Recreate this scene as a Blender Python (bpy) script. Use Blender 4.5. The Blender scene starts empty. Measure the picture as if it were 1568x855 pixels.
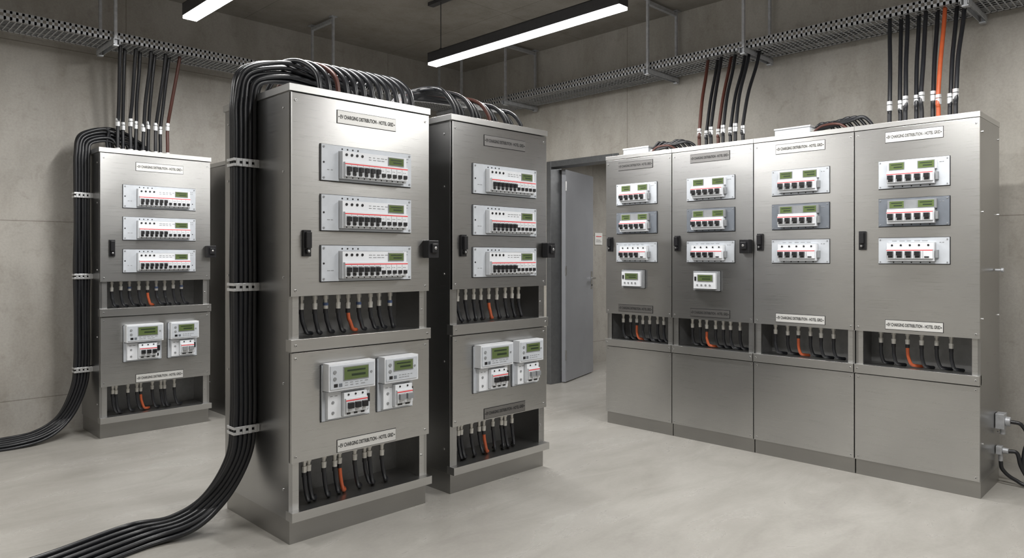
import bpy, math, random
from mathutils import Vector, Matrix
random.seed(7)
D = bpy.data
SC = bpy.context.scene
COL = SC.collection
ZOOM = None
try:
    SC.view_settings.view_transform='Standard'; SC.view_settings.look='None'; SC.view_settings.exposure=0.0
except Exception: pass

# ------------------------------------------------------------------ materials
def newmat(name):
    m = D.materials.new(name); m.use_nodes = True
    nt = m.node_tree
    return m, nt, nt.nodes['Principled BSDF']

def noise(nt, scale, mapscale=(1,1,1), detail=4, rough=0.55, dist=0.0, rot=(0,0,0)):
    tc = nt.nodes.new('ShaderNodeTexCoord'); mp = nt.nodes.new('ShaderNodeMapping')
    mp.inputs['Scale'].default_value = mapscale
    mp.inputs['Rotation'].default_value = rot
    nt.links.new(tc.outputs['Object'], mp.inputs['Vector'])
    n = nt.nodes.new('ShaderNodeTexNoise')
    n.inputs['Scale'].default_value = scale
    n.inputs['Detail'].default_value = detail
    n.inputs['Roughness'].default_value = rough
    n.inputs['Distortion'].default_value = dist
    nt.links.new(mp.outputs['Vector'], n.inputs['Vector'])
    return n.outputs['Fac']

def ramp(nt, fac, stops):
    r = nt.nodes.new('ShaderNodeValToRGB')
    while len(r.color_ramp.elements) < len(stops): r.color_ramp.elements.new(0.5)
    for e, (p, c) in zip(r.color_ramp.elements, stops):
        e.position = p; e.color = (c[0], c[1], c[2], 1) if not isinstance(c, float) else (c, c, c, 1)
    nt.links.new(fac, r.inputs['Fac'])
    return r.outputs['Color']

def mult(nt, a, b, f=1.0):
    m = nt.nodes.new('ShaderNodeMix'); m.data_type = 'RGBA'; m.blend_type = 'MULTIPLY'
    m.inputs[0].default_value = f
    nt.links.new(a, m.inputs[6]); nt.links.new(b, m.inputs[7])
    return m.outputs[2]

def bump(nt, b, fac, strength, dist=0.01):
    n = nt.nodes.new('ShaderNodeBump'); n.inputs['Strength'].default_value = strength
    n.inputs['Distance'].default_value = dist
    nt.links.new(fac, n.inputs['Height']); nt.links.new(n.outputs['Normal'], b.inputs['Normal'])

def steel(name, col, r0=0.26, r1=0.32, grain=(1.2,200,200), metallic=1.0, aniso=0.0):
    m, nt, b = newmat(name)
    f = noise(nt, 3.0, grain, 2, 0.5)
    c1 = ramp(nt, f, [(0.25, tuple(x*0.965 for x in col)), (0.75, tuple(min(1,x*1.02) for x in col))])
    g = noise(nt, 1.3, (1,1,1), 3)
    c2 = ramp(nt, g, [(0.3, (0.84,0.84,0.85)), (0.7, (1,1,1))])
    nt.links.new(mult(nt, c1, c2), b.inputs['Base Color'])
    nt.links.new(ramp(nt, f, [(0.2, r0), (0.8, r1)]), b.inputs['Roughness'])
    b.inputs['Metallic'].default_value = metallic
    if aniso:
        b.inputs['Anisotropic'].default_value = aniso
        cv = nt.nodes.new('ShaderNodeCombineXYZ'); cv.inputs[0].default_value = 0.02; cv.inputs[1].default_value = 0.01; cv.inputs[2].default_value = 1.0
        nt.links.new(cv.outputs[0], b.inputs['Tangent'])
    return m

def plain(name, col, rough=0.5, metallic=0.0, var=0.12, nscale=25):
    m, nt, b = newmat(name)
    f = noise(nt, nscale)
    nt.links.new(ramp(nt, f, [(0.3, tuple(x*(1-var) for x in col)), (0.7, tuple(min(1, x*(1+var*0.4)) for x in col))]), b.inputs['Base Color'])
    b.inputs['Roughness'].default_value = rough
    b.inputs['Metallic'].default_value = metallic
    return m

def concrete(name, col, joints=None, rough=0.85, axis='X'):
    m, nt, b = newmat(name)
    big = noise(nt, 0.9, (1,1,1), 6, 0.6, 0.4)
    med = noise(nt, 4, (1,1,0.35), 8, 0.65)
    spots = noise(nt, 9, (1,1,1), 8, 0.7, 0.6)
    fine = noise(nt, 60, (1,1,1), 6, 0.7)
    c = ramp(nt, big, [(0.3, tuple(x*0.80 for x in col)), (0.72, tuple(x*1.06 for x in col))])
    c = mult(nt, c, ramp(nt, med, [(0.32, (0.82,0.805,0.785)), (0.58, (1,1,1))]))
    c = mult(nt, c, ramp(nt, spots, [(0.32, (0.87,0.86,0.845)), (0.46, (1,1,1))]))
    c = mult(nt, c, ramp(nt, fine, [(0.3, (0.87,0.87,0.87)), (0.6, (1,1,1))]))
    if joints:
        tc = nt.nodes.new('ShaderNodeTexCoord')
        sp = nt.nodes.new('ShaderNodeSeparateXYZ'); nt.links.new(tc.outputs['Object'], sp.inputs[0])
        cb = nt.nodes.new('ShaderNodeCombineXYZ')
        a, bb = {'X': ('Y','Z'), 'Y': ('X','Z'), 'Z': ('X','Y')}[axis]
        ad1 = nt.nodes.new('ShaderNodeMath'); ad1.inputs[1].default_value = joints[2]
        ad2 = nt.nodes.new('ShaderNodeMath'); ad2.inputs[1].default_value = joints[3]
        nt.links.new(sp.outputs[a], ad1.inputs[0]); nt.links.new(sp.outputs[bb], ad2.inputs[0])
        nt.links.new(ad1.outputs[0], cb.inputs[0]); nt.links.new(ad2.outputs[0], cb.inputs[1])
        br = nt.nodes.new('ShaderNodeTexBrick'); br.offset = 0.0
        br.inputs['Scale'].default_value = 1.0
        br.inputs['Brick Width'].default_value = joints[0]
        br.inputs['Row Height'].default_value = joints[1]
        br.inputs['Mortar Size'].default_value = 0.004
        br.inputs['Mortar Smooth'].default_value = 0.3
        br.inputs['Color1'].default_value = (1,1,1,1); br.inputs['Color2'].default_value = (0.93,0.93,0.93,1)
        br.inputs['Mortar'].default_value = (0.62,0.61,0.59,1)
        nt.links.new(cb.outputs[0], br.inputs['Vector'])
        c = mult(nt, c, br.outputs['Color'])
    nt.links.new(c, b.inputs['Base Color'])
    b.inputs['Roughness'].default_value = rough
    bump(nt, b, med, 0.25, 0.01)
    return m

def floor_mat():
    m, nt, b = newmat('polished_concrete')
    big = noise(nt, 0.7, (1,1,1), 7, 0.6, 1.2)
    str_ = noise(nt, 1.3, (1,3.0,1), 8, 0.64, 0.9, (0,0,0.5))
    fine = noise(nt, 45, (1,1,1), 6, 0.7)
    c = ramp(nt, big, [(0.28, (0.305,0.292,0.268)), (0.7, (0.40,0.388,0.362))])
    c = mult(nt, c, ramp(nt, str_, [(0.3, (0.80,0.795,0.785)), (0.62, (1,1,1))]))
    c = mult(nt, c, ramp(nt, fine, [(0.3, (0.92,0.92,0.92)), (0.6, (1,1,1))]))
    nt.links.new(c, b.inputs['Base Color'])
    nt.links.new(ramp(nt, str_, [(0.3, 0.38), (0.7, 0.24)]), b.inputs['Roughness'])
    bump(nt, b, fine, 0.04, 0.003)
    return m

def emis(name, col, s):
    m, nt, b = newmat(name)
    b.inputs['Base Color'].default_value = (*col, 1)
    b.inputs['Emission Color'].default_value = (*col, 1)
    b.inputs['Emission Strength'].default_value = s
    return m

M = {}
M['steel'] = steel('brushed_steel', (0.57,0.57,0.56), aniso=.55)
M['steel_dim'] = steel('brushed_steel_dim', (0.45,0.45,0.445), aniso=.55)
M['steel_shaded'] = steel('brushed_steel_shaded', (0.43,0.43,0.425), 0.27, 0.33, (200,1.2,200))  # darker copy of the door steel: shade of the cabinet sides put into colour
M['steel_trim'] = steel('steel_trim', (0.62,0.62,0.61), 0.3, 0.36, (1,300,300))
M['plinth'] = steel('plinth_steel', (0.40,0.395,0.38), 0.35, 0.42)
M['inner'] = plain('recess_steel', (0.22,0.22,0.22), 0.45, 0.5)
M['galv'] = plain('galvanised_steel', (0.50,0.515,0.54), 0.45, 0.45, 0.2, 30)
M['screw'] = plain('screw_metal', (0.62,0.62,0.62), 0.3, 1.0)
M['white'] = plain('white_plastic', (0.70,0.72,0.75), 0.4, 0, 0.04)
M['plate'] = plain('light_grey_plate', (0.53,0.56,0.60), 0.4, 0.1, 0.06)
M['bluegrey'] = plain('blue_grey_plate', (0.18,0.20,0.23), 0.4, 0.3, 0.08)
M['grey'] = plain('grey_plastic', (0.24,0.25,0.26), 0.45)
M['black'] = plain('black_plastic', (0.012,0.012,0.014), 0.35)
M['red'] = plain('red_marking', (0.75,0.06,0.07), 0.45, 0, 0.05)
M['blue'] = plain('blue_sleeve', (0.05,0.08,0.17), 0.45)
M['lcd'] = plain('lcd_green', (0.10,0.14,0.05), 0.2, 0, 0.05)
M['lcdink'] = plain('lcd_ink', (0.02,0.035,0.015), 0.4)
M['rubber'] = plain('black_cable_rubber', (0.013,0.014,0.017), 0.34, 0, 0.2)
M['orange'] = plain('orange_cable', (0.40,0.08,0.026), 0.4)
M['copper'] = plain('dull_red_cable', (0.075,0.024,0.017), 0.42)
M['ferrule'] = plain('crimp_metal', (0.62,0.61,0.58), 0.35, 0.7)
M['labelw'] = steel('engraved_label', (0.70,0.70,0.68), 0.35, 0.45, (2,60,60), 0.3)
M['labeld'] = steel('engraved_label_dark', (0.26,0.255,0.25), 0.35, 0.45, (2,60,60), 0.9)
M['ink'] = plain('engraving_ink', (0.02,0.02,0.02), 0.6)
M['tie'] = plain('clamp_metal', (0.66,0.67,0.68), 0.3, 0.6)
M['housing'] = plain('lamp_housing', (0.06,0.06,0.065), 0.4, 0.3)
M['diff'] = emis('led_diffuser', (1.0,0.985,0.97), 16.0)
M['wallX'] = concrete('concrete_wall_a', (0.46,0.44,0.40), (2.6,1.35,-1.44,-0.27), 0.85, 'X')
M['wallY'] = concrete('concrete_wall_b', (0.46,0.44,0.405), (2.6,1.35,0.7,-0.27), 0.85, 'Y')
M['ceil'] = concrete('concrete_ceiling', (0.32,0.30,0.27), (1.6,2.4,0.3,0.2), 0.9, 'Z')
M['floor'] = floor_mat()
M['door'] = plain('door_paint', (0.29,0.30,0.325), 0.38, 0.3, 0.08, 3)
M['frame'] = plain('door_frame_steel', (0.14,0.145,0.15), 0.4, 0.5)
M['sign'] = plain('sign_white', (0.8,0.8,0.78), 0.5, 0, 0.03)

# ------------------------------------------------------------------ mesh builder
class MB:
    def __init__(s): s.v=[]; s.f=[]; s.mi=[]; s.m=[]
    def _m(s, mat):
        if mat not in s.m: s.m.append(mat)
        return s.m.index(mat)
    def box(s, x0,x1,y0,y1,z0,z1, mat):
        if x0>x1: x0,x1=x1,x0
        if y0>y1: y0,y1=y1,y0
        if z0>z1: z0,z1=z1,z0
        b=len(s.v)
        s.v += [(x0,y0,z0),(x1,y0,z0),(x1,y1,z0),(x0,y1,z0),(x0,y0,z1),(x1,y0,z1),(x1,y1,z1),(x0,y1,z1)]
        k=s._m(mat)
        for f in [(0,3,2,1),(4,5,6,7),(0,1,5,4),(1,2,6,5),(2,3,7,6),(3,0,4,7)]:
            s.f.append(tuple(b+i for i in f)); s.mi.append(k)
    def cyl(s, p0, p1, r, mat, n=12, r1=None):
        p0=Vector(p0); p1=Vector(p1); d=(p1-p0).normalized()
        a=Vector((0,0,1)) if abs(d.z)<0.9 else Vector((1,0,0))
        u=d.cross(a).normalized(); w=d.cross(u)
        b=len(s.v); k=s._m(mat); r1=r if r1 is None else r1
        for i in range(n):
            t=2*math.pi*i/n; o=u*math.cos(t)+w*math.sin(t)
            s.v.append(tuple(p0+o*r)); s.v.append(tuple(p1+o*r1))
        for i in range(n):
            j=(i+1)%n
            s.f.append((b+2*i,b+2*j,b+2*j+1,b+2*i+1)); s.mi.append(k)
        s.f.append(tuple(b+2*i for i in range(n))[::-1]); s.mi.append(k)
        s.f.append(tuple(b+2*i+1 for i in range(n))); s.mi.append(k)
    def done(s, name, parent=None, bevel=0.0, loc=None, seg=2):
        me=D.meshes.new(name); me.from_pydata(s.v,[],s.f)
        for m in s.m: me.materials.append(M[m])
        me.polygons.foreach_set('material_index', s.mi); me.update()
        import bmesh
        bm=bmesh.new(); bm.from_mesh(me); bmesh.ops.recalc_face_normals(bm, faces=bm.faces); bm.to_mesh(me); bm.free()
        o=D.objects.new(name, me); COL.objects.link(o)
        if parent: o.parent=parent
        if loc: o.location=loc
        if bevel:
            bv=o.modifiers.new('bevel','BEVEL'); bv.width=bevel; bv.segments=seg; bv.limit_method='ANGLE'; bv.angle_limit=0.9
        return o

def empty(name, loc=(0,0,0), rz=0.0):
    e=D.objects.new(name,None); COL.objects.link(e); e.location=loc; e.rotation_euler=(0,0,rz)
    e.empty_display_size=0.1
    return e

def catmull(pts, n=8):
    P=[Vector(p) for p in pts]
    P=[P[0]*2-P[1]]+P+[P[-1]*2-P[-2]]
    out=[]
    for i in range(1,len(P)-2):
        p0,p1,p2,p3=P[i-1:i+3]
        for k in range(n):
            t=k/n
            out.append(0.5*((2*p1)+(-p0+p2)*t+(2*p0-5*p1+4*p2-p3)*t*t+(-p0+3*p1-3*p2+p3)*t**3))
    out.append(P[-2]); return out

def cables(name, paths, r, mat, parent=None, n=8, res=3):
    if not paths: return
    cu=D.curves.new(name,'CURVE'); cu.dimensions='3D'; cu.bevel_depth=r; cu.bevel_resolution=res; cu.use_fill_caps=True
    for p in paths:
        q=catmull(p,n); s=cu.splines.new('POLY'); s.points.add(len(q)-1)
        for pt,c in zip(s.points,q): pt.co=(*c,1)
        s.use_smooth=True
    cu.materials.append(M[mat])
    o=D.objects.new(name,cu); COL.objects.link(o)
    if parent: o.parent=parent
    return o

TXT={}
def text(s, u, v, z, size, mat, parent, xs=1.0):
    key=(s,size,mat)
    if key not in TXT:
        c=D.curves.new('engraved_text','FONT'); c.body=s; c.size=size; c.align_x='CENTER'; c.align_y='CENTER'
        c.offset=0.0006
        c.materials.append(M[mat]); TXT[key]=c
    o=D.objects.new('engraved_text',TXT[key]); COL.objects.link(o); o.parent=parent
    o.location=(u,v,z); o.rotation_euler=(math.pi/2,0,0); o.scale=(xs,1,1)

F=-0.02   # door front plane (local y)

def label(par, u0,u1,z0,z1, dark=False):
    b=MB(); b.box(u0-.003,u1+.003,F-0.001,F,z0-.003,z1+.003,'black')
    b.box(u0,u1,F-0.004,F,z0,z1,'labeld' if dark else 'labelw')
    for uu in (u0+0.008,u1-0.008): b.cyl((uu,F-0.006,(z0+z1)/2),(uu,F-0.001,(z0+z1)/2),0.003,'black',8)
    b.done('label_plate',par)
    w=u1-u0
    text('EV CHARGING DISTRIBUTION - HOTEL GRID',(u0+u1)/2,F-0.0048,(z0+z1)/2,0.026,'ink',par,w*0.90/0.515)

def lcd(b, u0,u1,z0,z1, v):
    b.box(u0-.004,u1+.004,v-.003,v,z0-.004,z1+.004,'grey')
    b.box(u0,u1,v-.004,v-.001,z0,z1,'lcd')
    w=u1-u0
    b.box(u0+w*.12,u0+w*.88,v-.0045,v-.003,(z0*.35+z1*.65),(z0*.2+z1*.8),'lcdink')
    b.box(u0+w*.3,u0+w*.88,v-.0045,v-.003,(z0*.75+z1*.25),(z0*.55+z1*.45),'lcdink')

def minitext(b,u0,z,w,v,n=3):
    u=u0
    for i in range(n):
        l=w/n*random.uniform(.5,.85)
        b.box(u,u+l,v-.0006,v+.0005,z,z+.0035,'grey'); u+=w/n

def gasket_shadow(b,u0,u1,z0,z1):  # slightly oversized black sheet, drawing the shadow line around a plate
    b.box(u0-.0035,u1+.0035,F-.002,F,z0-.0045,z1+.003,'black')

def panelC(par,u0,zt,w=.531,h=.173):
    b=MB(); zb=zt-h
    gasket_shadow(b,u0,u0+w,zb,zt)
    b.box(u0,u0+w,F-.012,F-.001,zb,zt,'plate')
    for uu in (u0+.012,u0+w-.012):
        for zz in (zb+.012,zt-.012): b.cyl((uu,F-.015,zz),(uu,F-.01,zz),.0055,'grey',10)
    b.cyl((u0+.012,F-.0135,(zb+zt)/2),(u0+.012,F-.01,(zb+zt)/2),.005,'black',10)
    m0,m1=u0+.095,u0+w-.055
    b.box(m0-.003,m1+.003,F-.0125,F-.01,zb+.008,zt-.025,'grey')
    b.box(m0,m1,F-.045,F-.01,zb+.012,zt-.028,'white')
    b.box(m0+.004,m1-.004,F-.062,F-.04,zb+.022,zb+.092,'white')
    b.box(m0+.004,m1-.004,F-.0626,F-.06,zb+.0795,zb+.085,'red')
    n=11; st=(m1-m0-.012)/n
    for i in range(n):
        uu=m0+.006+st*i
        b.box(uu-.001,uu+.001,F-.0625,F-.06,zb+.022,zb+.079,'grey')
        if i<6:
            b.box(uu+.005,uu+st-.005,F-.0635,F-.06,zb+.028,zb+.072,'grey')
            b.box(uu+.007,uu+st-.007,F-.080,F-.06,zb+.044,zb+.067,'black')
            b.box(uu+.008,uu+st-.008,F-.066,F-.06,zb+.026,zb+.038,'black')
        else:
            b.box(uu+.008,uu+st-.006,F-.070,F-.06,zb+.032,zb+.050,'black')
            minitext(b,uu+.006,zb+.062,.02,F-.0622,2)
        b.cyl((uu+st/2,F-.0465,zb+.017),(uu+st/2,F-.044,zb+.017),.0035,'black',8)
    for i in range(4):
        uu=m0+.022+.03*i
        b.cyl((uu,F-.048,zt-.045),(uu,F-.044,zt-.045),.007,'black',10)
        b.cyl((uu-.004,F-.0135,zt-.015),(uu-.004,F-.011,zt-.015),.0045,'black',8)
    minitext(b,m0+.15,zt-.048,.12,F-.0455,5); minitext(b,m0+.15,zt-.06,.10,F-.0455,4)
    lcd(b,m1-.112,m1-.022,zt-.073,zt-.037,F-.0455)
    minitext(b,u0+w-.045,zt-.03,.03,F-.0125,2); minitext(b,u0+w-.045,zt-.045,.025,F-.0125,2)
    minitext(b,u0+.03,zb+.05,.04,F-.0125,2)
    b.cyl((u0+w-.025,F-.0135,zb+.05),(u0+w-.025,F-.01,zb+.05),.004,'black',8)
    b.done('breaker_panel',par,.0018)

def panelR(par,u0,zt,w,h,kind):
    b=MB(); zb=zt-h
    gasket_shadow(b,u0,u0+w,zb,zt)
    b.box(u0,u0+w,F-.012,F-.001,zb,zt,'bluegrey' if kind==2 else 'plate')
    for uu in (u0+.01,u0+w-.01):
        for zz in (zb+.01,zt-.01): b.cyl((uu,F-.015,zz),(uu,F-.01,zz),.004,'grey',10)
    m0,m1=u0+.055,u0+w-.07
    top = zt-.065 if kind<3 else zt-.03
    b.box(m0-.003,m1+.003,F-.0125,F-.01,zb+.011,top+.003,'grey')
    b.box(m0,m1,F-.042,F-.01,zb+.015,top,'white')
    b.box(m0+.003,m1-.003,F-.058,F-.04,zb+.03,zb+.085,'white')
    b.box(m0+.003,m1-.003,F-.0586,F-.056,zb+.076,zb+.081,'red')
    n=5; st=(m1-m0-.01)/n
    for i in range(n):
        uu=m0+.005+st*i
        b.box(uu-.001,uu+.001,F-.0586,F-.056,zb+.03,zb+.075,'grey')
        if kind<3 or i<4:
            b.box(uu+.005,uu+st-.011,F-.0595,F-.056,zb+.034,zb+.073,'grey')
            b.box(uu+.007,uu+st-.013,F-.076,F-.057,zb+.048,zb+.072,'black')
        b.box(uu+.008,uu+st-.016,F-.062,F-.057,zb+.036,zb+.043,'black')
        b.cyl((uu+st/2,F-.014,zb+.008),(uu+st/2,F-.011,zb+.008),.004,'black',8)
        if kind==3:
            b.cyl((uu+st/2,F-.045,top-.014),(uu+st/2,F-.041,top-.014),.006,'black',8)
    b.box(m1+.004,m1+.018,F-.035,F-.01,zb+.035,zb+.08,'grey')
    if kind<3:
        b.box(m0,m1+.01,F-.03,F-.01,zt-.066,zt-.012,'white' if kind==1 else 'grey')
        lcd(b,m0+.012,m0+.09,zt-.058,zt-.018,F-.03)
        lcd(b,m1-.085,m1-.002,zt-.058,zt-.018,F-.03)
    else:
        minitext(b,m0+.02,zt-.02,.2,F-.0125,5)
    minitext(b,u0+w-.05,zt-.03,.03,F-.0125,2)
    b.done('breaker_panel',par,.0016)

def meter_big(par,u0,zt,w,h,buttons=True):
    b=MB(); zb=zt-h; zm=zt-.132
    gasket_shadow(b,u0,u0+w,zb,zt-.01)
    b.box(u0,u0+w,F-.012,F,zb,zt-.01,'plate')
    b.box(u0+.002,u0+w-.002,F-.014,F-.01,zm-.006,zm,'grey')
    b.box(u0+.005,u0+w-.004,F-.066,F-.01,zm,zt,'white')
    b.box(u0+.012,u0+w-.012,F-.071,F-.06,zm+.01,zt-.01,'plate')
    if w>.24: lcd(b,u0+.085,u0+w-.05,zm+.05,zt-.022,F-.071)
    else: lcd(b,u0+.06,u0+w-.045,zm+.062,zt-.022,F-.071)
    for k in range(2): b.cyl((u0+.035,F-.074,zm+.06+.032*k),(u0+.035,F-.069,zm+.06+.032*k),.009,'grey',12)
    b.cyl((u0+w-.03,F-.074,zm+.075),(u0+w-.03,F-.069,zm+.075),.006,'grey',12)
    b.box(u0+.03,u0+.05,F-.073,F-.07,zm+.02,zm+.036,'black'); b.box(u0+.058,u0+.075,F-.073,F-.07,zm+.02,zm+.036,'bluegrey')
    minitext(b,u0+.09,zm+.034,w-.13,F-.0715,5); minitext(b,u0+.09,zm+.022,w-.15,F-.0715,4)
    b.box(u0+.018,u0+w-.02,F-.036,F-.01,zb+.012,zm-.008,'white')
    c0,c1=u0+w*.34,u0+w*.82
    b.box(c0-.002,c1+.002,F-.037,F-.03,zb+.017,zm-.013,'grey')
    b.box(c0,c1,F-.06,F-.03,zb+.02,zm-.016,'white')
    b.box(c0+.004,c1-.004,F-.073,F-.055,zb+.04,zb+.105,'white')
    b.box(c0+.004,c1-.004,F-.0736,F-.071,zb+.092,zb+.098,'red')
    n=3 if w>.24 else 2; st=(c1-c0-.01)/n
    for i in range(n):
        uu=c0+.005+st*i
        b.box(uu+.007,uu+st-.005,F-.090,F-.07,zb+.058,zb+.086,'black' if w>.24 else 'grey')
        b.box(uu-.0008,uu+.0008,F-.0736,F-.071,zb+.04,zb+.09,'grey')
        b.box(uu+.01,uu+st-.01,F-.062,F-.058,zb+.026,zb+.034,'black')
        b.cyl((uu+st/2,F-.063,zm-.026),(uu+st/2,F-.058,zm-.026),.005,'black',10)
    b.box(u0+w-.05,u0+w-.022,F-.047,F-.03,zb+.07,zb+.11,'black')
    b.box(u0+w-.046,u0+w-.03,F-.042,F-.03,zb+.03,zb+.05,'black')
    for k in range(2): b.cyl((u0+.045,F-.04,zb+.04+.05*k),(u0+.045,F-.034,zb+.04+.05*k),.007,'grey',10)
    minitext(b,u0+.03,zm-.03,.05,F-.0365,2)
    b.done('energy_meter',par,.0025)

def meter_small(par,u0,zt,w=.2,h=.14):
    b=MB(); zb=zt-h
    gasket_shadow(b,u0,u0+w,zb,zt)
    b.box(u0,u0+w,F-.03,F,zb,zt,'grey'); b.box(u0+.014,u0+w-.014,F-.05,F-.02,zb+.014,zt-.014,'white')
    lcd(b,u0+.05,u0+w-.035,zb+.07,zt-.028,F-.05)
    for i in range(4): b.cyl((u0+.045+.033*i,F-.054,zb+.04),(u0+.045+.033*i,F-.049,zb+.04),.007,'grey',10)
    b.box(u0+.022,u0+.036,F-.053,F-.049,zb+.07,zb+.1,'black')
    b.done('energy_meter_small',par,.003)

def screws(b, pts, y=F):
    for u,z in pts:
        b.cyl((u,y-.004,z),(u,y+.001,z),.0065,'screw',10)
        b.cyl((u,y-.0045,z),(u,y-.003,z),.003,'black',6)

def handle(par,u,z0,z1):
    b=MB()
    b.box(u-.02,u+.02,F-.014,F,z0,z1,'black')
    b.box(u-.013,u+.013,F-.034,F-.01,z0+.04,z1-.01,'black')
    b.cyl((u,F-.03,z0+.024),(u,F-.012,z0+.024),.011,'black',14)
    b.cyl((u,F-.0315,z0+.024),(u,F-.028,z0+.024),.006,'screw',12)
    b.done('door_handle',par,.003)

def sidelock(par,w,zc):
    b=MB()
    b.box(w-.035,w+.035,F-.05,F+.0,zc-.048,zc+.048,'black')
    b.box(w-.02,w+.02,F-.066,F-.045,zc-.02,zc+.03,'black')
    b.box(w+.0,w+.03,F-.02,.05,zc-.035,zc+.035,'black')
    b.cyl((w,F-.07,zc+.005),(w,F-.06,zc+.005),.009,'screw',14)
    b.done('rotary_lock',par,.004)

def recess_cables(par,us,zt,zb,orange,depth,blue=(),sweep=.055):
    bl=[];og=[]; b=MB()
    for i,u in enumerate(us):
        v=.045+random.uniform(-.008,.012)
        L=zt-zb; s=sweep*random.uniform(.7,1.1)
        zc=zt-.08-random.uniform(0,.012)
        b.cyl((u,v,zt+.01),(u,v,zc+.03),.0095,'ferrule',10)
        b.cyl((u,v,zt-.012),(u,v,zt-.03),.0135,'ferrule',10)
        b.cyl((u,v,zc+.036),(u,v,zc+.022),.0135,'blue' if i in blue else 'ferrule',10)
        b.cyl((u,v,zc+.024),(u,v,zc+.006),.0125,'ferrule',10)
        b.cyl((u,v,zc+.008),(u,v,zc-.016),.0115,'black',10)
        p=[(u,v,zc),(u+.002,v-.004,zc-L*.2),(u+s*.15,v-.006,zb+L*.30),(u+s*.48,v,zb+L*.12),(u+s*1.0,v+.02,zb+.018),(u+s*1.5,v+.06,zb+.012)]
        (og if i in orange else bl).append(p)
    b.done('cable_lugs',par)
    cables('terminal_cables',bl,.0100,'rubber',par,8,4); cables('terminal_cables_orange',og,.0095,'orange',par,8,4)

def cabinetC(loc,w=.813,dep=.70,dark=False,H=2.157):
    par=empty('distribution_cabinet',loc)
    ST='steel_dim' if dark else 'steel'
    b=MB(); t=.018; rd=.24
    b.box(0,t,0,dep,.115,H-.03,'steel_shaded'); b.box(w-t,w,0,dep,.115,H-.03,'steel_shaded')
    b.box(t,w-t,dep-t,dep,.115,H-.03,'steel_shaded')
    b.box(-.008,w+.008,F-.004,dep+.008,H-.034,H,'steel_trim')
    for z0,z1 in ((.92,1.20),(.12,.42)):
        b.box(t,.052,0,.03,z0,z1,ST); b.box(w-.05,w-t,0,.03,z0,z1,ST)
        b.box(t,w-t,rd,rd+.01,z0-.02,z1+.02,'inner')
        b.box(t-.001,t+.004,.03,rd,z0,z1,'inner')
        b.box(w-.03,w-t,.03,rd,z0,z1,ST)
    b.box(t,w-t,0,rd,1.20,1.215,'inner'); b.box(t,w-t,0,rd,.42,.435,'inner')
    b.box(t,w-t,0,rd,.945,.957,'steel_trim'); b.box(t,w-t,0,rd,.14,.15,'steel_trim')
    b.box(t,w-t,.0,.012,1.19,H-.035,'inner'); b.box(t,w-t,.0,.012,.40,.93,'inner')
    b.box(-.004,w+.004,F-.012,.02,.905,.962,'steel_trim')
    b.box(-.004,w+.004,F-.022,.02,.115,.158,'steel_trim')
    b.box(.006,w-.006,.004,dep-.01,0,.115,'plinth')
    b.box(.07,w-.08,.02,.08,1.165,1.19,'grey'); b.box(.07,w-.08,.02,.08,.385,.41,'grey')
    for z in (.25,.75,1.25,1.75,2.05): b.cyl((-.004,.05,z),(.001,.05,z),.006,'screw',8)
    for z in (.25,.75,1.25,1.75,2.05): b.cyl((-.004,dep-.04,z),(.001,dep-.04,z),.006,'screw',8)
    screws(b,[(.02,.933),(w-.02,.933),(.02,.136),(w-.02,.136)],F-.012)
    screws(b,[(w-.035,1.06),(w-.035,.27)],0)
    b.done('carcass',par,.003)
    b=MB(); b.box(0,w,F,-.002,1.163,H-.04,ST)
    b.box(0,.006,F-.003,F+.01,1.163,H-.04,'steel_trim')
    screws(b,[(.025,H-.075),(w-.025,H-.075),(.025,1.19),(w-.025,1.19)])
    b.done('upper_door',par,.004)
    b=MB(); b.box(.004,w,F,-.002,.383,.897,'steel')
    screws(b,[(.025,.87),(w-.025,.87),(.025,.41),(w-.025,.41)])
    b.done('lower_door',par,.004)
    label(par,.245,.59,2.005,2.066,dark); label(par,.245,.59,.392,.45,dark)
    for zt in (1.891,1.649,1.403): panelC(par,.153,zt)
    meter_big(par,.155,.837,.27,.28); meter_big(par,.473,.837,.22,.28)
    handle(par,.078,1.35,1.475); sidelock(par,w-.005,1.39)
    recess_cables(par,[.094+.0635*i for i in range(9)],1.17,.957,(4,),rd,(2,5,8) if not dark else ())
    recess_cables(par,[.10,.125,.205,.27,.30,.385,.45,.475,.55],.39,.15,(4,),rd)
    return par

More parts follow.
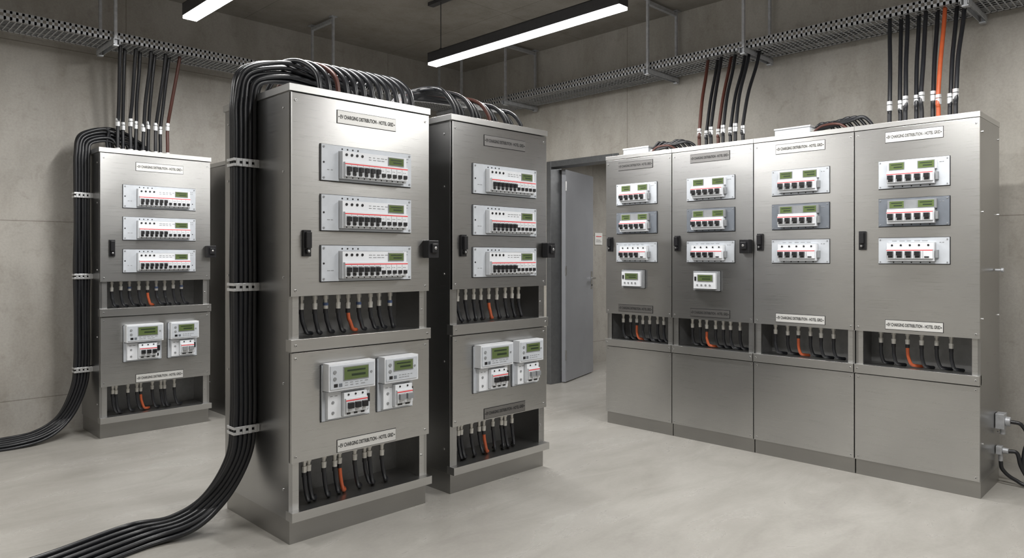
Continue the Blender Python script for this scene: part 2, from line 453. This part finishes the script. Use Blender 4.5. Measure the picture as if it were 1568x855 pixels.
def cabinetR(y_left,w,dark=False,meter=False,lock=False,lab=(.16,.46),pan=.14,side=False):
    dep=.46; H=2.157; t=.016; rd=.22
    par=empty('electrical_cabinet',(4.642,y_left,0),-math.pi/2)
    ST='steel_dim' if dark else 'steel'
    g=.003
    b=MB()
    b.box(g,t,0,dep,.09,H-.03,'steel_shaded'); b.box(w-t,w-g,0,dep,.09,H-.03,'steel_shaded')
    b.box(t,w-t,dep-t,dep,.09,H-.03,'steel_shaded')
    b.box(0.001,w-.001,F-.002,dep+.004,H-.03,H,'steel_trim')
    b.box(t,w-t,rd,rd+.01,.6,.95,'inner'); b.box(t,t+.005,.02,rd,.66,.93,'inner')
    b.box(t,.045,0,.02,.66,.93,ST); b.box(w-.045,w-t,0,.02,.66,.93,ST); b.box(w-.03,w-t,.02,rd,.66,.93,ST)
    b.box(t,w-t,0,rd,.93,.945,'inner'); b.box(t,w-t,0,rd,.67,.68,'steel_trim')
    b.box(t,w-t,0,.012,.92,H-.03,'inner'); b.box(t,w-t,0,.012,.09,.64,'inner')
    b.box(g,w-g,F-.012,.02,.632,.686,'steel_trim')
    b.box(g,w-g,.0,dep-.01,0,.092,'plinth')
    b.box(.06,w-.07,.02,.08,.895,.915,'grey')
    screws(b,[(.02,.66),(w-.02,.66)],F-.012)
    if side:
        for z in (.3,1.0,1.6,2.05):
            b.cyl((w-.004,.04,z),(w+.003,.04,z),.006,'screw',8); b.cyl((w-.004,dep-.03,z),(w+.003,dep-.03,z),.006,'screw',8)
    b.done('carcass',par,.003)
    b=MB(); b.box(g,w-g,F,-.002,.892,H-.034,ST)
    screws(b,[(.022,H-.065),(w-.022,H-.065),(.022,.915),(w-.022,.915)])
    b.done('upper_door',par,.004)
    b=MB(); b.box(g,w-g,F,-.002,.097,.625,'steel')
    screws(b,[(.022,.605),(w-.022,.605),(.022,.117),(w-.022,.117)])
    b.done('lower_door',par,.004)
    label(par,lab[0],lab[1],2.035,2.095,dark); label(par,lab[0],lab[1],.915,.968,dark)
    for k,zt in enumerate((1.922,1.695,1.460)): panelR(par,pan,zt,.375,.165 if k<2 else .152,k+1)
    if meter: meter_small(par,pan+.065,1.245)
    handle(par,.05,1.39,1.505)
    if lock: sidelock(par,w-.045,1.42)
    n=7 if w<.65 else 6
    recess_cables(par,[.13+(.38/(n-1))*i for i in range(n)],.905,.68,(2,),rd,(),.04)
    return par

# ------------------------------------------------------------------ room
RX,RY,HC=5.6,6.4,3.55; X0,Y0=-1.6,-1.6
def simple(name,boxes,bevel=0):
    b=MB()
    for bx in boxes: b.box(*bx)
    return b.done(name,None,bevel)
simple('floor',[(X0-.2,9.2,Y0-.2,RY+.2,-.1,0,'floor')])
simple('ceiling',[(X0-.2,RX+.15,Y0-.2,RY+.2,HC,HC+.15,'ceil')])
simple('wall_back',[(X0-.2,RX+.15,RY,RY+.2,0,HC,'wallY')])
DY0,DY1,DZ=4.15,5.06,2.34
simple('wall_right',[(RX,RX+.15,Y0,DY0,0,HC,'wallX'),(RX,RX+.15,DY1,RY,0,HC,'wallX'),(RX,RX+.15,DY0,DY1,DZ,HC,'wallX')])
simple('wall_left',[(X0-.2,X0,Y0,RY,0,HC,'wallX')])
simple('wall_front',[(X0-.2,RX+.15,Y0-.2,Y0,0,HC,'wallY')])
simple('wall_corridor_back',[(RX+.15,9.2,5.65,5.8,0,2.8,'wallY')])
simple('wall_corridor_end',[(9.0,9.2,1.0,5.65,0,2.8,'wallX')])
simple('wall_corridor_front',[(RX+.15,9.2,.9,1.0,0,2.8,'wallY')])
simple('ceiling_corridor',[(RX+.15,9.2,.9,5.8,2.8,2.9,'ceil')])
simple('trim_door_frame',[(RX-.012,RX+.162,DY1-.05,DY1+.012,0,DZ+.012,'frame'),(RX-.012,RX+.162,DY0-.012,DY0+.05,0,DZ+.012,'frame'),(RX-.012,RX+.162,DY0+.05,DY1-.05,DZ-.05,DZ+.012,'frame')],.003)
door=empty('door_1',(RX+.15,DY1-.06,0),math.radians(17))
b=MB(); b.box(0,.80,-.045,0,.01,2.28,'door')
b.done('door_leaf',door,.003)
b=MB()
b.box(.72,.76,-.052,-.044,.98,1.18,'screw'); b.cyl((.74,-.05,1.1),(.74,-.10,1.1),.009,'screw'); b.cyl((.74,-.095,1.1),(.62,-.095,1.1),.009,'screw')
b.cyl((.74,-.056,1.02),(.74,-.05,1.02),.010,'black')
b.done('door_lever',door,.001)
b=MB()
for z in (.25,1.15,2.05): b.cyl((0,-.05,z),(0,-.05,z+.1),.009,'screw')
b.done('door_hinges',door)
b=MB(); b.box(7.13,7.28,5.64,5.65,1.5,1.65,'sign'); b.box(7.15,7.26,5.639,5.641,1.535,1.54,'ink'); b.box(7.15,7.24,5.639,5.641,1.555,1.56,'ink'); b.box(7.15,7.26,5.639,5.641,1.60,1.61,'red')
b.done('wall_sign')

# ------------------------------------------------------------------ cabinets
cabinetC((1.611,3.085,0),.813,.70)
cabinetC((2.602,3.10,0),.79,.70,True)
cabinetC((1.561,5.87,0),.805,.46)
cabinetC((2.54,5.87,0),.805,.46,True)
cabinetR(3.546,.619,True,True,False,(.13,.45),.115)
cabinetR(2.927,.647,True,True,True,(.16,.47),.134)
cabinetR(2.280,.660,False,False,False,(.16,.48),.135)
r4=cabinetR(1.620,.667,False,False,False,(.18,.485),.144,True)

b=MB(); w=.667
b.box(w,w+.045,.335,.415,.335,.425,'galv'); b.cyl((w+.045,.375,.38),(w+.07,.375,.38),.028,'galv',16); b.cyl((w+.03,.375,.335),(w+.03,.375,.30),.014,'galv',14)
b.box(w,w+.03,.35,.40,.18,.23,'galv'); b.cyl((w+.03,.375,.205),(w+.06,.375,.205),.017,'galv',16); b.cyl((w+.02,.375,.18),(w+.02,.375,.14),.012,'galv',14)
b.cyl((w,.33,1.27),(w+.03,.33,1.27),.008,'galv',12); b.cyl((w+.03,.33,1.27),(w+.045,.33,1.27),.013,'galv',12)
b.done('side_glands',r4,.003)
cables('side_cables',[[(w+.07,.375,.38),(w+.12,.38,.37),(w+.15,.39,.30),(w+.13,.40,.2),(w+.13,.40,.1),(w+.2,.42,.03),(w+.35,.45,.012),(w+.9,.6,.012)],
  [(w+.02,.375,.145),(w+.03,.38,.09),(w+.09,.39,.04),(w+.22,.40,.012),(w+.8,.48,.012)],
  [(w+.06,.375,.205),(w+.10,.38,.2),(w+.12,.385,.12),(w+.17,.40,.045),(w+.3,.42,.012),(w+.85,.54,.012)]],.011,'rubber',r4)

def roof(y,name='roof_junction_box'):
    par=empty(name,(4.80,y,2.157))
    b=MB(); b.box(-.07,.08,-.12,.12,0,.055,'plate'); b.box(-.075,.085,-.125,.125,.055,.068,'tie')
    for k in range(3): b.cyl((-.04+.04*k,-.12,.03),(-.04+.04*k,-.15,.03),.012,'ferrule')
    b.done('box',par,.003)
    ps=[]
    for k in range(7):
        y0=-.14-.04*k
        ps.append([(-.02,-.13,.03),(-.03,-.16-.03*k,.06),(-.02,y0-.05,.078+random.uniform(-.01,.01)),(.02,y0-.09,.045),(.05,y0-.10,.0)])
    cables('loops',ps,.011,'rubber',par)
    cables('loops_red',[[(-.04,-.13,.02),(-.06,-.2,.05),(-.05,-.3,.05),(0,-.36,0)]],.008,'copper',par)
roof(2.06); roof(3.33)

# ------------------------------------------------------------------ cable bundles
def band(b,cx,cy,hx,hy,z):
    for dz in (-.013,.013):
        b.box(cx-hx-.003,cx+hx+.003,cy-hy-.003,cy-hy,z+dz-.007,z+dz+.007,'tie')
        b.box(cx-hx-.003,cx-hx,cy-hy,cy+hy,z+dz-.007,z+dz+.007,'tie')
        b.box(cx-hx-.003,cx+hx+.01,cy+hy,cy+hy+.003,z+dz-.007,z+dz+.007,'tie')
    for i in range(4):
        xx=cx-hx+.008+i*2*hx/4
        b.box(xx,xx+.016,cy-hy-.009,cy-hy,z-.019,z+.019,'tie')
    b.box(cx+hx-.004,cx+hx+.012,cy-hy-.006,cy-hy+.03,z-.018,z+.018,'tie')

def side_bundle(name,cx,cy,top_y,xs_end,floor_y,floor_x_end,r=.0115,nx=5,ny=3,bend=0.0):
    par=empty(name)
    bl=[]; k=0
    for j in range(ny):
        for i in range(nx):
            ox=(i-(nx-1)/2)*2*r*.98; oy=(j-(ny-1)/2)*2*r*.95
            jx=random.uniform(-.003,.003)
            x=cx+ox; y=cy+oy
            fk=i*ny+j
            lower = fk%3!=2
            slot = (fk//3)*2+(fk%3) if lower else (fk//3)*2+.5
            fy=floor_y+.32*(1-(slot/(2*nx)))-.16
            fz=r if lower else r*2.75
            hgt=.172-.022*i+.008*j
            xe=xs_end[k%len(xs_end)]
            yt=top_y+oy*1.6+(k%3)*.02
            wob=lambda a: random.uniform(-a,a)
            path=[(floor_x_end,fy+wob(.02)-bend,fz),(floor_x_end+(cx-floor_x_end)*.35,fy+wob(.015)-.02-bend*.42,fz),
                  (cx-.75,fy-.05-bend*.16,fz),
                  (cx-.42,fy-.07,fz+.002),(cx-.24+ox*.6,(fy-.07)*.62+y*.38,fz+.035),(cx-.10+ox*.8,(fy)*.3+y*.7,.16),
                  (x-.02,y+.01,.36),(x,y,.55),(x+jx,y,.9),(x-jx,y,1.25),(x+jx,y,1.6),(x,y,1.95),
                  (x+.002,y,2.12),(cx+.03+ox*.8,(y+yt)/2,2.157+hgt*.62),(cx+.18+ox*.3,yt,2.157+hgt)]
            span=xe-(cx+.18)
            if span>.12:
                path+=[(cx+.18+span*.4,yt,2.157+hgt*.97),(xe-.05,yt+.01,2.157+hgt*.8)]
            path+=[(xe+.01,yt+.015,2.157+hgt*.42),(xe+.02,yt+.02,2.157)]
            bl.append(path); k+=1
    cables('bundle_cables',bl,r,'rubber',par,8,4)
    b=MB()
    for z in (1.81,1.20,.50): band(b,cx,cy,nx*r+.002,ny*r+.002,z)
    b.done('cable_clamps',par,.0015)
    return par

xs=[1.98+.03*i for i in range(15)]
side_bundle('cable_bundle',1.549,3.43,3.40,xs,3.71,-.4,.0118,bend=.75)
bl=[];og=[]
for i in range(12):
    x=1.80+.052*i
    p=[(x-.09,3.62,2.157),(x-.085,3.60,2.25),(x-.05,3.48,2.34+.001*i),(x-.01,3.33,2.345+.001*i),(x+.03,3.22,2.275),(x+.04,3.19,2.157)]
    (og if i in (2,) else bl).append(p)
par=empty('roof_cable_loops'); cables('loops',bl,.0135,'rubber',par,8,4); cables('loops_red',og,.0125,'copper',par)
bl=[];og=[]
for i in range(13):
    xe=2.70+.047*i; y=3.26+.018*(i%3); h=.20-.005*i
    p=[(2.51,3.62-.01*i,.3),(2.49,3.60-.01*i,2.0),(2.49,3.58-.01*i,2.15),(2.53,3.52-.01*i,2.157+h*.7),(2.62,3.42,2.157+h*.97),(max(2.68,xe-.12),3.34,2.157+h),(xe-.02,y,2.157+h*.85),(xe+.04,y-.03,2.157+h*.4),(xe+.05,y-.03,2.157)]
    (og if i==6 else bl).append(p)
par=empty('roof_cable_loops'); cables('loops',bl,.0125,'rubber',par,8,4); cables('loops_red',og,.0115,'copper',par)
side_bundle('cable_bundle',1.499,6.08,6.10,[1.66+.025*i for i in range(15)],6.17,-1.2,r=.0105)

# ------------------------------------------------------------------ risers to the cable tray
TZ=2.95
def riser(name,pts_bottom,pts_top,zconn,mats,r=.013,zb=2.157):
    par=empty(name); g={}; b=MB()
    for k,(pb,pt) in enumerate(zip(pts_bottom,pts_top)):
        x0,y0=pb; x1,y1=pt; j=lambda: random.uniform(-.004,.004)
        zc=zconn[k%len(zconn)]
        path=[(x0,y0,zb),(x0,y0,zb+.1),(x0+j(),y0+j(),zc),(x0*.7+x1*.3+j(),y0*.7+y1*.3+j(),TZ-.38),(x0*.25+x1*.75+j(),y0*.25+y1*.75,TZ-.14),(x1,y1,TZ+.02)]
        g.setdefault(mats[k%len(mats)],[]).append(path)
        b.cyl((x0,y0,zc-.03),(x0,y0,zc+.005),r*1.35,'tie'); b.cyl((x0,y0,zc+.01),(x0,y0,zc+.03),r*1.35,'tie')
        b.cyl((x0,y0,zb),(x0,y0,zb+.035),r*1.5,'tie')
    for m,p in g.items(): cables('riser_'+m,p,r,m,par,8,3)
    b.done('cable_markers',par)
K='rubber'
riser('cable_riser',[(1.74+.046*i,6.06+.03*(i%2)) for i in range(9)],[(1.72+.055*i,5.93+.08*(i%2)) for i in range(9)],[2.39,2.37,2.40],[K,K,K,K,K,K,K,K,'copper'])
riser('cable_riser',[(4.92+.02*(i%2),2.87-.05*i) for i in range(8)],[(5.25+.05*(i%2),2.98-.06*i) for i in range(8)],[2.31,2.29],['copper',K,K,'copper',K,K,K,K])
riser('cable_riser',[(4.92+.02*(i%2),1.51-.046*i-(.012 if i%2 else 0)) for i in range(9)],[(5.22+.05*(i%2),1.60-.055*i) for i in range(9)],[2.31,2.31,2.33,2.33,2.34,2.34],[K,K,K,K,K,K,'orange',K,K])

# ------------------------------------------------------------------ cable trays
def tray(name,axis,a0,a1,c0,c1):
    par=empty(name); b=MB()
    def bx(p0,p1,q0,q1,z0,z1,m='galv'):
        if axis=='X': b.box(p0,p1,q0,q1,z0,z1,m)
        else: b.box(q0,q1,p0,p1,z0,z1,m)
    for c in (c0,c1):
        s=1 if c==c0 else -1
        bx(a0,a1,c-.0015,c+.0015,TZ,TZ+.02); bx(a0,a1,c-.0015,c+.0015,TZ+.042,TZ+.062)
        bx(a0,a1,c,c+s*.014,TZ+.059,TZ+.062); bx(a0,a1,c,c+s*.02,TZ,TZ+.003)
    n=int((a1-a0)/.035)
    for i in range(n+1):
        p=a0+(a1-a0)*i/n
        bx(p-.0035,p+.0035,c0,c1,TZ,TZ+.004)
        bx(p-.007,p+.007,c0-.0015,c0+.0015,TZ,TZ+.06); bx(p-.007,p+.007,c1-.0015,c1+.0015,TZ,TZ+.06)
    m=9
    for i in range(1,m):
        c=c0+(c1-c0)*i/m; bx(a0,a1,c-.003,c+.003,TZ+.004,TZ+.008)
    b.done('wire_tray',par)
    return par
t1=tray('cable_tray','X',X0+.05,5.53,5.80,6.12)
t2=tray('cable_tray','Y',Y0+.05,5.78,5.14,5.53)
ps=[]
for i in range(2): ps.append([(X0+.1+k*.6,5.98+.06*i+random.uniform(-.01,.01),TZ+.024) for k in range(12)])
cables('tray_cables',ps,.010,'rubber',t1,4)
ps=[]
for i in range(2): ps.append([(5.35+.06*i+random.uniform(-.012,.012),Y0+.1+k*.6,TZ+.024) for k in range(12)])
cables('tray_cables',ps,.010,'rubber',t2,4)
def hanger(b,axis,a,c0,c1,zt=HC):
    def bx(p0,p1,q0,q1,z0,z1,m='galv'):
        if axis=='X': b.box(p0,p1,q0,q1,z0,z1,m)
        else: b.box(q0,q1,p0,p1,z0,z1,m)
    e0,e1=c0-.07,c1+.04
    bx(a-.022,a+.022,e0,e1,TZ-.006,TZ-.001); bx(a-.022,a-.018,e0,e1,TZ-.04,TZ-.004); bx(a+.018,a+.022,e0,e1,TZ-.04,TZ-.004)
    for q in (c0-.035,c1+.02):
        bx(a-.010,a+.010,q-.010,q+.010,TZ-.05,zt)
        bx(a-.018,a+.018,q-.018,q+.018,TZ-.052,TZ-.042)
        bx(a-.03,a+.03,q-.03,q+.03,zt-.008,zt)
    bx(a-.015,a+.015,c0-.035,c1+.02,zt-.05,zt-.02)
b=MB()
for a in (-.3,1.64,3.45,5.0): hanger(b,'X',a,5.80,6.12)
b.done('tray_hangers',t1)
b=MB()
for a in (-.3,1.13,2.60,3.47,5.2): hanger(b,'Y',a,5.14,5.53)
b.done('tray_hangers',t2)

# ------------------------------------------------------------------ lamps
def lamp(x,y0,y1,z=3.0,power=60,ztop=HC):
    par=empty('linear_pendant_lamp',(x,(y0+y1)/2,z)); L=(y1-y0)/2
    b=MB(); hw=.05
    b.box(-hw,-hw+.006,-L,L,.02,.105,'housing'); b.box(hw-.006,hw,-L,L,.02,.105,'housing')
    b.box(-hw,hw,-L,-L+.005,.02,.105,'housing'); b.box(-hw,hw,L-.005,L,.02,.105,'housing')
    b.box(-hw,hw,-L,L,.098,.105,'housing')
    b.done('housing',par,.002)
    b=MB(); b.box(-hw+.004,hw-.004,-L+.004,L-.004,.0,.03,'diff'); b.done('diffuser',par)
    b=MB()
    for yy in (-L+.12,L-.12):
        b.cyl((0,yy,.105),(0,yy,ztop-z),.004,'housing',8); b.cyl((0,yy,.105),(0,yy,.13),.012,'housing',10)
        b.box(-.03,.03,yy-.14,yy+.14,ztop-z-.03,ztop-z,'housing')
    b.done('suspension',par)
    ld=D.lights.new('led_light','AREA'); ld.shape='RECTANGLE'; ld.size=.08; ld.size_y=2*L-.04; ld.energy=power; ld.color=(1,.985,.96)
    lo=D.objects.new('led_light',ld); COL.objects.link(lo); lo.parent=par; lo.location=(0,0,-.005)
P=62
lamp(3.87,2.82,4.85,power=P); lamp(1.92,3.07,5.10,power=P)
lamp(3.87,-.3,1.75,power=P); lamp(1.92,-.2,1.85,power=P)  # unseen lamps around the camera, added for the room's lighting
lamp(-.2,3.07,5.10,power=P*.75)  # unseen lamp, added to keep the left of the back wall bright
lamp(7.2,3.0,4.6,z=2.5,power=36,ztop=2.8)

w=D.worlds.new('world'); SC.world=w; w.use_nodes=True
w.node_tree.nodes['Background'].inputs[0].default_value=(.5,.52,.55,1); w.node_tree.nodes['Background'].inputs[1].default_value=.2

cam=D.cameras.new('camera'); co=D.objects.new('camera',cam); COL.objects.link(co)
cam.sensor_width=36; cam.lens=1090/1568*36; cam.shift_y=-34.5/1568
if ZOOM:
    cx,cy,z=ZOOM; cam.lens*=z; cam.shift_x=z*(cx-784)/1568; cam.shift_y=z*(-34.5+427.5-cy)/1568
co.location=(0,0,1.35); co.rotation_euler=(math.pi/2,0,-math.pi/4)
cam.clip_start=.05
SC.camera=co
